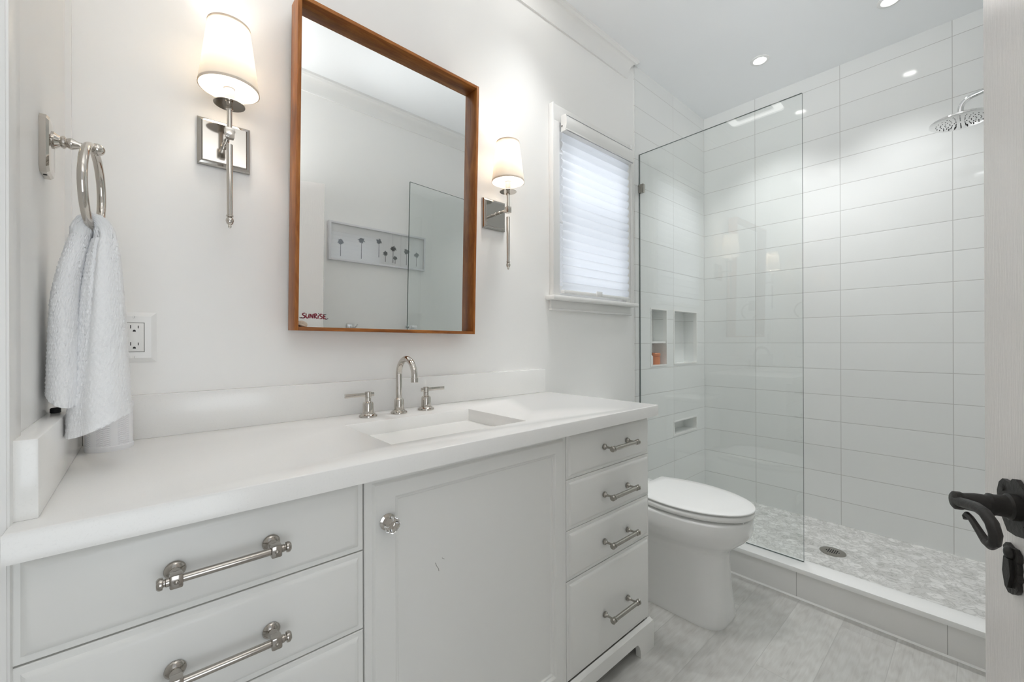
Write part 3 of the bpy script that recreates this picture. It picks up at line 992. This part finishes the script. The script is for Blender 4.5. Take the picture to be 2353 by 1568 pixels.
# ------------------------------------------------------------------ wall sconces
def sconce(cx, label):
    y = 1.235; zc = 1.619; yw = YA + .006
    t = thing('wall_sconce', label, 'wall sconce', (cx, yw, zc), 'sconces beside the mirror')
    mb = MB()
    w, hgt = .0575, .0600
    secs = []
    for ins, d in ((0, 0), (0, .008), (.003, .011), (.008, .0125), (.0095, .0165), (.0105, .0175)):
        secs.append([(cx - w + ins, yw - d, zc - hgt + ins), (cx + w - ins, yw - d, zc - hgt + ins), (cx + w - ins, yw - d, zc + hgt - ins), (cx - w + ins, yw - d, zc + hgt - ins)])
    mb.loft(secs); mb.build('backplate', [plate_nickel], t, angle=20)
    mb = MB()
    mb.lathe([(.007, .016), (.007, .019), (.0052, .020), (.0052, .040), (.0062, .041), (.0062, .045), (.0052, .046), (.0052, yw - y)], (cx, yw, zc), (0, -1, 0), 20)
    mb.box(cx - .0095, cx + .0095, y - .0095, y + .0095, zc - .012, zc + .012, bevel=.001)
    mb.build('arm', [nickel], t)
    mb = MB()
    mb.lathe([(.001, -.017), (.003, -.016), (.0038, -.013), (.003, -.0095), (.0068, -.006), (.0088, .001), (.0075, .007), (.0045, .010), (.0078, .0115), (.0078, .0145), (.006, .016), (.0068, .10), (.0070, .19)], (cx, y, 1.401), (0, 0, 1), 24)
    mb.lathe([(.0058, 0), (.0058, .045), (.008, .047), (.008, .052), (.0062, .054), (.0062, .063)], (cx, y, zc + .012), (0, 0, 1), 24)
    mb.build('stem', [nickel], t)
    mb = MB().lathe([(.003, .002), (.033, 0), (.0335, .001), (.033, .002), (.003, .004)], (cx, y, 1.689), (0, 0, 1), 40)
    mb.build('drip_disc', [nickel], t)
    mb = MB().lathe([(.011, 0), (.011, .036), (.0125, .037), (.0125, .040), (.0115, .041), (.0115, .060)], (cx, y, 1.692), (0, 0, 1), 24)
    mb.build('candle_sleeve', [mat('cream_sleeve', (.80, .74, .70), .5)], t)
    mb = MB()
    n = 48; rb, rt, zb, zt = .0640, .0445, 1.727, 1.884
    mb.lathe([(rb, zb), (rt, zt), (rt - .0012, zt), (rb - .0012, zb)], (cx, y, 0), (0, 0, 1), n, 0, False, False)
    sho = mb.build('lamp_shade', [lampshade_m], t)
    mb = MB()
    mb.lathe([(rb + .0006, zb - .0005), (rb + .0006 - .0007, zb + .0058), (rb - .0012, zb + .005), (rb - .0014, zb - .0005)], (cx, y, 0), (0, 0, 1), n, 0, False, False)
    mb.build('bottom_binding', [lamp_trim], sho); mb = MB()
    mb.lathe([(rt + .0012, zt - .0055), (rt + .0006, zt + .0005), (rt - .0014, zt + .0005), (rt - .0012, zt - .005)], (cx, y, 0), (0, 0, 1), n, 0, False, False)
    mb.build('top_binding', [lamp_trim], sho)
    mb = MB().lathe([(.008, 0), (.0125, .008), (.0145, .02), (.012, .034), (.006, .046), (.001, .05)], (cx, y, 1.752), (0, 0, 1), 20)
    mb.build('bulb', [emitter('bulb_glow', (1, .86, .66), 3.0)], t)
    d = bpy.data.lights.new('sconce_lamp', 'POINT'); d.energy = 1.28; d.shadow_soft_size = .022; d.color = (1, .925, .83)
    lo = bpy.data.objects.new('sconce_lamp', d); COL.objects.link(lo); lo.parent = t; lo.location = Vector((cx, y, 1.825)) - Vector(t.location)
    return t


sconce(.158, 'nickel wall sconce with cream shade left of the mirror')
sconce(1.0715, 'nickel wall sconce with cream shade between the mirror and the window')

# ------------------------------------------------------------------ mirror
MX, MZ, MW, MH = .6205, 1.5914, .6198, .9211
RL, TI, YW, MY = .00732, .02335, .01428, 1.2444
c_, s_ = math.cos, math.sin
Ry = Matrix(((c_(RL), 0, s_(RL)), (0, 1, 0), (-s_(RL), 0, c_(RL))))
Rx = Matrix(((1, 0, 0), (0, c_(TI), -s_(TI)), (0, s_(TI), c_(TI))))
Rz = Matrix(((c_(YW), -s_(YW), 0), (s_(YW), c_(YW), 0), (0, 0, 1)))
MR = (Rz @ Rx @ Ry).to_4x4()
mr = thing('wall_mirror', 'large rectangular mirror in a deep stained wood frame above the sink', 'mirror', (MX, MY, MZ))
mr.rotation_euler = MR.to_euler()
hw, hh_ = MW / 2, MH / 2
FT, FD, GD = .0105, .064, .036                          # frame thickness, depth, depth of the glass
def mpart(mb, name, mats, angle=30):
    o = mb.build(name, mats, angle=angle); o.parent = mr; return o
mpart(MB().box(-hw, -hw + FT, 0, FD, -hh_, hh_, bevel=.0012), 'frame_side', [wood_v])
mpart(MB().box(hw - FT, hw, 0, FD, -hh_, hh_, bevel=.0012), 'frame_side', [wood_v])
mpart(MB().box(-hw + FT, hw - FT, 0, FD, hh_ - FT, hh_, bevel=.0012), 'frame_rail', [wood_h])
mpart(MB().box(-hw + FT, hw - FT, 0, FD, -hh_, -hh_ + FT, bevel=.0012), 'frame_rail', [wood_h])
mpart(MB().box(-hw + FT, hw - FT, GD, GD + .004, -hh_ + FT, hh_ - FT), 'looking_glass', [mirror_m])
# the red brush lettering on the glass
red = mat('red_lettering', (.20, .004, .022), .5)
ink = mat('dark_lettering', (.05, .02, .03), .5)
mb = MB()
def stroke(pts, w, mi=0, smooth=True):
    P = [Vector((p[0], p[1])) for p in pts]
    if smooth and len(P) > 2:
        Q = []
        for i in range(len(P) - 1):
            p0, p1, p2, p3 = P[max(i - 1, 0)], P[i], P[i + 1], P[min(i + 2, len(P) - 1)]
            for k in range(6):
                t = k / 6
                Q.append(.5 * ((2 * p1) + (p2 - p0) * t + (2 * p0 - 5 * p1 + 4 * p2 - p3) * t * t + (3 * p1 - p0 - 3 * p2 + p3) * t ** 3))
        Q.append(P[-1]); P = Q
    prev = None
    for i, p in enumerate(P):
        t = (P[min(i + 1, len(P) - 1)] - P[max(i - 1, 0)]).normalized(); n_ = Vector((-t.y, t.x))
        ww = w * (.75 + .5 * math.sin(PI * (i + .5) / len(P)))
        a, b = p + n_ * ww, p - n_ * ww
        cur = [mb.bm.verts.new((q.x, GD - .0006, q.y)) for q in (a, b)]
        if prev:
            f = mb.bm.faces.new((prev[0], prev[1], cur[1], cur[0])); f.material_index = mi
        prev = cur
# letters drawn on a unit height, then scaled on to the glass
LT = [([(.62, .92), (.40, 1.0), (.12, .82), (.22, .60), (.52, .42), (.50, .12), (.18, .0), (-.15, .10)], 0),
      ([(.80, .92), (.74, .40), (.86, .08), (1.12, .10), (1.24, .50), (1.30, .92)], 0),
      ([(1.44, .02), (1.56, .90)], 0), ([(1.56, .90), (1.92, .02)], 0), ([(1.90, .02), (2.02, .92)], 0),
      ([(2.22, .0), (2.26, .92)], 0), ([(2.12, .88), (2.52, .94), (2.66, .72), (2.30, .46)], 0), ([(2.30, .46), (2.74, -.02)], 0),
      ([(2.92, -.05), (3.00, .66)], 0), ([(2.96, 1.04), (3.10, .98)], 1),
      ([(3.74, .86), (3.48, .96), (3.24, .76), (3.44, .52), (3.70, .36), (3.62, .04), (3.20, -.02)], 0),
      ([(4.00, .90), (3.96, .0)], 0), ([(3.96, .90), (4.46, .94)], 1), ([(3.98, .46), (4.32, .50)], 0), ([(3.94, .0), (4.40, .04)], 0),
      ([(-.42, .06), (-.10, .0), (.30, .08)], 1), ([(4.30, -.10), (4.56, -.04), (4.84, .08)], 1)]
UH = .0172; UV = .0142; ox, oz = -.2815, -.4245
for pts, mi in LT:
    stroke([(ox + p[0] * UH * .87, oz + p[1] * UV) for p in pts], .00135 if mi == 0 else .0009, mi)
for f in mb.bm.faces:
    pass
lt = mpart(mb, 'lettering', [red, ink]); part_label(lt, 'dark red brushed word SUNRISE')
# little shell resting on the frame's lower ledge
mb = MB()
for k in range(9):
    a = (k - 4) * .26
    mb.ball((.012 * math.sin(a), 0, .001 + .0075 * math.cos(a)), .0042, scale=(.62, .8, 1.5), n=8)
mb.ball((0, 0, .001), .007, scale=(1.5, .9, .55), n=10)
seash = mb.build('seashell', [mat('shell_cream', (.62, .52, .42), .5)])
tag(seash, 'tiny cream seashell sitting in the lower left corner of the mirror frame', 'seashell')
pos = Matrix.Translation((MX, MY, MZ)) @ MR @ Vector((-hw + .026, .024, -hh_ + FT + .0032))
seash.location = pos; seash.rotation_euler = (0, .35, 0)

# ------------------------------------------------------------------ towel ring and hand towel
XR, YR = -.0655, 1.050
tr = thing('towel_ring', 'polished nickel towel ring on the wall left of the sconce', 'towel ring', (XL, YR, 1.43))
mb = MB()
pl_ = [(-.030, -.040), (-.022, -.048), (.022, -.048), (.030, -.040), (.030, .040), (.022, .048), (-.022, .048), (-.030, .040)]
secs = []
for sc_f, d in ((1, 0), (1, .008), (.93, .0115), (.80, .0125)):
    secs.append([(XL + d, YR + a * sc_f, 1.432 + b * sc_f) for a, b in pl_])
mb.loft(secs); mb.lathe([(.0025, 0), (.0025, .0006)], (XL + .0045, YR - .006, 1.432 - .0479), (0, 0, -1), 10, 1)
mb.build('backplate', [nickel, darkmetal], tr, angle=20)
mb = MB()
mb.lathe([(.014, .012), (.0145, .015), (.010, .020), (.0085, .022), (.0105, .024), (.0105, .027), (.0075, .029), (.0095, .033), (.0095, .036), (.0055, .044), (.0060, .050), (.0075, .054), (.0050, .060), (.0045, .064)], (XL, YR, 1.447), (1, 0, 0), 24)
mb.ball((XR + .002, YR, 1.447), .0105, n=20)
mb.build('post', [nickel], tr)
mb = MB()
ang = .10; rz = 1.3745; rr_ = .0725
ring_pts = []
for k in range(72):
    a = 2 * PI * k / 72
    dy = rr_ * math.sin(a)
    ring_pts.append((XR - .004 + dy * ang, YR + dy, rz + rr_ * math.cos(a)))
mb.tube(ring_pts, .0066, 18, closed=True)
mb.build('ring', [nickel], tr)

towel_m = mat('terry_cotton', (.90, .905, .915), .95)
N_ = N(towel_m); N_.b.inputs['Sheen Weight'].default_value = .35
N_.bump(N_.noise(N_.coord(), 420, 3, .75), .35, .003)
mb = MB()
# inverted U: up the wall side, over the ring bottom, down the room side
ZT = 1.322
stn = []                                                # (x, z, half thickness, half width in y, y centre)
for t in range(0, 81):
    f = t / 80                                          # wall-side layer, from its hem upwards
    z = 1.003 + f * (1.288 - 1.003)
    stn.append((-.1020 + .0185 * max(0, (f - .55) / .45) ** 1.6, z, .0235 - .0095 * f ** 1.3, .066 - .030 * f ** 2.2, 1.060, 0))
for k in range(1, 10):
    a = PI * (1 - k / 10)
    stn.append((-.0685 + .0150 * math.cos(a), 1.290 + .026 * math.sin(a), .0142, .035, 1.054, 1))
for t in range(0, 93):
    f = t / 92
    z = 1.286 - f * (1.286 - .957)
    g_ = f ** .62
    stn.append((-.0530 - .0045 * g_, z, .0150 + .0265 * g_, .035 + .030 * g_, 1.050 - .008 * g_, 2))
nA = 180
secs = []
for i, (x, z, th, hwid, yc, kind) in enumerate(stn):
    p0 = stn[max(i - 1, 0)]; p1 = stn[min(i + 1, len(stn) - 1)]
    tx_, tz_ = p1[0] - p0[0], p1[1] - p0[1]
    L2 = math.hypot(tx_, tz_) or 1
    nx, nz = tz_ / L2, -tx_ / L2                        # normal of the path in x-z
    sec = []
    for k in range(nA):
        a = 2 * PI * k / nA
        ca, sa = math.cos(a), math.sin(a)
        ex = .78
        u_ = math.copysign(abs(ca) ** ex, ca) * th
        v_ = math.copysign(abs(sa) ** ex, sa) * hwid
        w_ = 1.0
        if kind == 2:                                    # soft vertical folds on the room side
            fz = (1.29 - z) / .33
            w_ = 1 + .085 * math.sin(3 * a + .9) * min(1, fz * 2) + .05 * math.sin(5 * a + 2.1 + fz)
            w_ -= .24 * math.exp(-((a - 5.15) / .17) ** 2) * max(0, 1 - fz) ** 1.5
        bumpv = .0012 * math.sin(i * PI / 2 + .6 * math.sin(k)) * math.cos(k * PI / 2) + random.uniform(-.0007, .0007)
        r_ = math.hypot(u_, v_) or 1e-6
        u2 = u_ * w_ + bumpv * ca; v2 = v_ * w_ + bumpv * sa
        zz = z
        if i > len(stn) - 15 and kind == 2:               # uneven hem
            zz += (i - (len(stn) - 15)) / 14 * (.016 * (-nx * 0 + (x + nx * u2 + .058) / .042) + .004 * math.sin(a * 2))
        if i < 6 and kind == 0:
            zz += .010 * (6 - i) / 6 * math.sin(a * 2 + 1)
        sec.append((x + nx * u2, yc + v2, zz + nz * u2))
    secs.append(sec)
mb.loft(secs)
tw = mb.build('hand_towel', [towel_m], angle=80)
tag(tw, 'white textured hand towel hanging through the towel ring', 'hand towel')

# ------------------------------------------------------------------ outlet
ot = thing('outlet', 'white double power outlet on the wall behind the hanging towel', 'power outlet', (-.019, YA, 1.1135))
mb = MB(); ox0, ox1, oz0, oz1 = -.059, .021, 1.0545, 1.173; yw = YA + .006
secs = [[(ox0 + i, yw - d, oz0 + i), (ox1 - i, yw - d, oz0 + i), (ox1 - i, yw - d, oz1 - i), (ox0 + i, yw - d, oz1 - i)] for i, d in ((0, 0), (0, .002), (.009, .0065), (.010, .0068))]
mb.loft(secs); mb.build('cover_plate', [plastic], ot, angle=15)
mb = MB().box(-.036, -.002, yw - .0085, yw - .0062, 1.080, 1.147, bevel=.0012)
rec = mb.build('receptacle', [plastic], ot)
mb = MB()
mb.box(-.0375, -.0005, yw - .00695, yw - .0065, 1.0785, 1.1485)
mb.build('seam', [mat('seam_grey', (.35, .35, .34), .6)], ot)
for zc in (1.1335, 1.0935):
    mb = MB().box(-.0262, -.0246, yw - .0087, yw - .0083, zc + .0005, zc + .0085); mb.build('blade_slot', [darkmetal], rec)
    mb = MB().box(-.0128, -.0112, yw - .0087, yw - .0083, zc + .001, zc + .0075); mb.build('blade_slot', [darkmetal], rec)
    pts = [(-.019 + .0027 * math.cos(PI * k / 8), zc - .0055 + .0033 * math.sin(PI * k / 8)) for k in range(9)] + [(-.0217, zc - .0068), (-.0163, zc - .0068)]
    mb = MB().prism([(x, yw - .0083, z) for x, z in pts], (0, -.0004, 0)); mb.build('ground_hole', [darkmetal], rec)
for z in (1.161, 1.0665):
    mb = MB().lathe([(.0032, .0066), (.0030, .0076), (.0005, .0078)], (-.019, yw, z), (0, -1, 0), 16, 0)
    mb.box(-.0193, -.0187, yw - .0081, yw - .0076, z - .0022, z + .0022, 1)
    mb.build('screw', [plastic, mat('screw_slot', (.25, .25, .25), .6)], ot)

# ------------------------------------------------------------------ small things on the counter
cup_m = mat('embossed_ceramic', (.84, .84, .855), .4)
g = N(cup_m); c = g.coord(); o = g.xyz(c)
an = g.math('DIVIDE', g.math('ARCTAN2', o[1], o[0]), 2 * PI)
sect = g.math('FRACT', g.math('ADD', g.math('MULTIPLY', an, 7), 10.32))
zig = g.math('ABSOLUTE', g.math('SUBTRACT', g.math('FRACT', g.math('MULTIPLY', sect, 3.0)), .5))
saw = g.math('SINE', g.math('ADD', g.math('MULTIPLY', o[2], 2 * PI / .0042), g.math('MULTIPLY', zig, 9.0)))
band = g.math('MULTIPLY', g.math('LESS_THAN', sect, .66), g.math('GREATER_THAN', o[2], .012))
g.bump(g.math('MULTIPLY', saw, band), .4, .0012)
g.color(g.mix(g.math('MULTIPLY', band, g.math('LESS_THAN', saw, -.1)), (.84, .84, .855), (.80, .80, .82)))
mb = MB().lathe([(.0375, 0), (.0385, .002), (.0385, .0105), (.0375, .0115), (.0375, .085), (.0385, .09), (.0385, .098), (.034, .099), (.033, .012), (.001, .010)], (0, 0, 0), (0, 0, 1), 56)
cup = mb.build('tumbler', [cup_m]); cup.location = (-.0575, 1.237, CT)
tag(cup, 'white ceramic tumbler with chevron relief on the counter under the towel', 'tumbler')
mb = MB().lathe([(.006, 0), (.007, .001), (.007, .007), (.0055, .009), (.001, .0095)], (0, 0, 0), (0, 0, 1), 16)
bk = mb.build('trinket', [darkmetal]); bk.location = (-.119, 1.085, .977)
tag(bk, 'tiny black trinket lying on the side splash behind the towel', 'trinket')

# ------------------------------------------------------------------ wooden door, swung open
door = bpy.data.objects.new('door_1', None); COL.objects.link(door); struct(door)
Lp = Vector((.826, 0, 0)); ev = Vector((-.9262, -.3770, 0)).normalized(); nn = Vector((ev.y, -ev.x, 0)).normalized()
if nn.y < 0:
    nn = -nn
door.location = (0, 0, 0)
DM = Matrix(((ev.x, nn.x, 0, Lp.x), (ev.y, nn.y, 0, Lp.y), (0, 0, 1, 0), (0, 0, 0, 1)))   # local: s along the door, n out of its face, z up
door_m = mat('door_paint', (.94, .905, .885), .17)
g = N(door_m); v = g.vmath('MULTIPLY', g.coord(), (14, 14, 1.0))
g.bump(g.math('ADD', g.noise(v, 26, 4, .6), g.math('MULTIPLY', g.noise(g.coord(), 9, 2), .8)), .32, .0018)
mb = MB().box(0, .61, -.035, 0, .010, DOOR_H, bevel=.0025).move(DM)
mb.build('door_leaf', [door_m], door)
mb = MB()
spade = [(.030, .915), (.034, .926), (.041, .932), (.054, .931), (.060, .937), (.066, .938), (.078, .931), (.092, .924), (.104, .905), (.093, .885), (.082, .876), (.066, .8725), (.050, .8725), (.040, .885), (.031, .900)]
mb.prism([(s + .010, .0005, z + .001) for s, z in spade], (0, .0045, 0))
for (s, z) in ((.041, .921), (.082, .885)):
    mb.lathe([(.0042, .005), (.0038, .0062), (.001, .0064)], (s + .010, 0, z + .001), (0, 1, 0), 12)
mb.lathe([(.0150, .005), (.0150, .012), (.0125, .014), (.0118, .024), (.0128, .026), (.0128, .028), (.0105, .030), (.0108, .040), (.0095, .050), (.0105, .052), (.0105, .058), (.008, .060)], (.079, 0, .9075), (0, 1, 0), 24)
mb.tube([(.079, .0555, .9070), (.090, .056, .9088), (.104, .056, .9118), (.122, .056, .9150), (.139, .056, .9145), (.152, .056, .9085), (.1585, .056, .8990), (.157, .056, .8900), (.150, .056, .8842), (.141, .056, .8846), (.131, .056, .8892), (.120, .056, .8945), (.111, .056, .8985), (.1035, .056, .8995), (.1005, .056, .8965), (.1025, .056, .8938)],
        [.0058, .0056, .0055, .0055, .0055, .0056, .0054, .0050, .0046, .0041, .0036, .0033, .0031, .0032, .0032, .003], 16)
mb.move(DM)
part_label(mb.build('door_handle', [black_iron], door, angle=40), 'black iron lever with curled end')
mb = MB()
outl = [(.046, .8555), (.054, .853), (.062, .8535), (.068, .849), (.069, .842), (.0665, .8385), (.0685, .832), (.0670, .826), (.0705, .8215), (.0665, .816), (.0680, .809), (.0645, .803), (.058, .799), (.050, .7975), (.0435, .802), (.0415, .809), (.0440, .8155), (.0395, .821), (.0430, .827), (.0415, .836), (.0430, .843), (.0400, .849)]
mb.prism([(s + .0115, .0005, z + .0035) for s, z in outl], (0, .0045, 0))
mb.ball((.0665, .006, .850), .0075, scale=(1, .6, 1), n=14)
mb.prism([(a_ + .0115, .005, b_ + .0035) for a_, b_ in ((.050, .840), (.060, .840), (.0625, .822), (.0575, .806), (.0525, .806), (.0475, .822))], (0, .004, 0))
mb.move(DM)
part_label(mb.build('keyhole_cover', [black_iron], door, angle=40), 'black iron keyhole cover')

# ------------------------------------------------------------------ on the wall opposite, seen in the mirror
pc = thing('framed_print', 'long white framed print of palm trees reflected in the mirror', 'framed picture', (1.287, YO, 1.692))
fx0_, fx1_, fz0, fz1 = .932, 1.641, 1.568, 1.818
mb = MB(); w = .013; y0, y1 = YO + .001, YO + .032
mb.box(fx0_, fx0_ + w, y0, y1, fz0, fz1, bevel=.001).box(fx1_ - w, fx1_, y0, y1, fz0, fz1, bevel=.001)
mb.box(fx0_ + w, fx1_ - w, y0, y1, fz0, fz0 + w, bevel=.001).box(fx0_ + w, fx1_ - w, y0, y1, fz1 - w, fz1, bevel=.001)
mb.build('frame', [mat('picture_frame_paint', (.74, .74, .76), .35)], pc)
paper = mat('print_paper', (.93, .93, .93), .7); palm_m = mat('print_grey', (.10, .105, .11), .7)
mb = MB()
yp = YO + .018
mb.box(fx0_ + w, fx1_ - w, YO + .002, yp, fz0 + w, fz1 - w, 0)
def palm(x, z0, z1, r):
    yy = yp + .0004
    for k in range(6):                                   # slender trunk
        a, b = z0 + (z1 - z0) * k / 6, z0 + (z1 - z0) * (k + 1) / 6
        wd = .0022 - .0008 * k / 6
        mb.quad((x - wd, yy, a), (x + wd, yy, a), (x + wd, yy, b), (x - wd, yy, b), 1)
    for k in range(13):                                  # fan leaves
        a = -1.15 + 2 * PI * k / 13 * .95 + random.uniform(-.12, .12)
        L = r * random.uniform(.8, 1.2) * (1.0 if math.sin(a) > -.5 else .75)
        d = Vector((math.cos(a), math.sin(a))); n_ = Vector((-d.y, d.x))
        c0 = Vector((x, z1)); c1 = c0 + d * L * .6; c2 = c0 + d * L - Vector((0, r * .12))
        pp = [c0, c1 + n_ * r * .17, c2 + n_ * r * .03, c1 + d * r * .08 - n_ * r * .02, c2 - n_ * r * .10 - d * r * .1, c1 - n_ * r * .16]
        f = mb.bm.faces.new([mb.bm.verts.new((q.x, yy + .0002 * k / 13, q.y)) for q in pp]); f.material_index = 1
for x, z0, z1, r in ((1.010, 1.598, 1.690, .024), (1.150, 1.598, 1.722, .026), (1.275, 1.625, 1.735, .024), (1.325, 1.600, 1.658, .022), (1.383, 1.600, 1.700, .025), (1.400, 1.597, 1.635, .020), (1.490, 1.597, 1.694, .026), (1.572, 1.597, 1.680, .025)):
    palm(x, z0, z1, r)
mb.build('palm_print', [paper, palm_m], pc, fix=False)
mb = MB().box(fx0_ + w, fx1_ - w, YO + .021, YO + .023, fz0 + w, fz1 - w)
mb.build('glazing', [print_glass], pc)

hk = thing('towel_hook', 'small chrome double towel hook whose top shows at the mirror bottom edge', 'towel hook', (1.08, YO, 1.13))
mb = MB().box(1.062, 1.100, YO + .0005, YO + .008, 1.085, 1.150, bevel=.002)
mb.build('backplate', [chrome], hk)
for s in (-1, 1):
    mb = MB().tube([(1.081 + s * .006, YO + .006, 1.135), (1.081 + s * .016, YO + .022, 1.128), (1.081 + s * .026, YO + .036, 1.130), (1.081 + s * .033, YO + .044, 1.142), (1.081 + s * .036, YO + .048, 1.154)], [.005, .005, .0048, .0046, .004], 14)
    mb.build('prong', [chrome], hk)
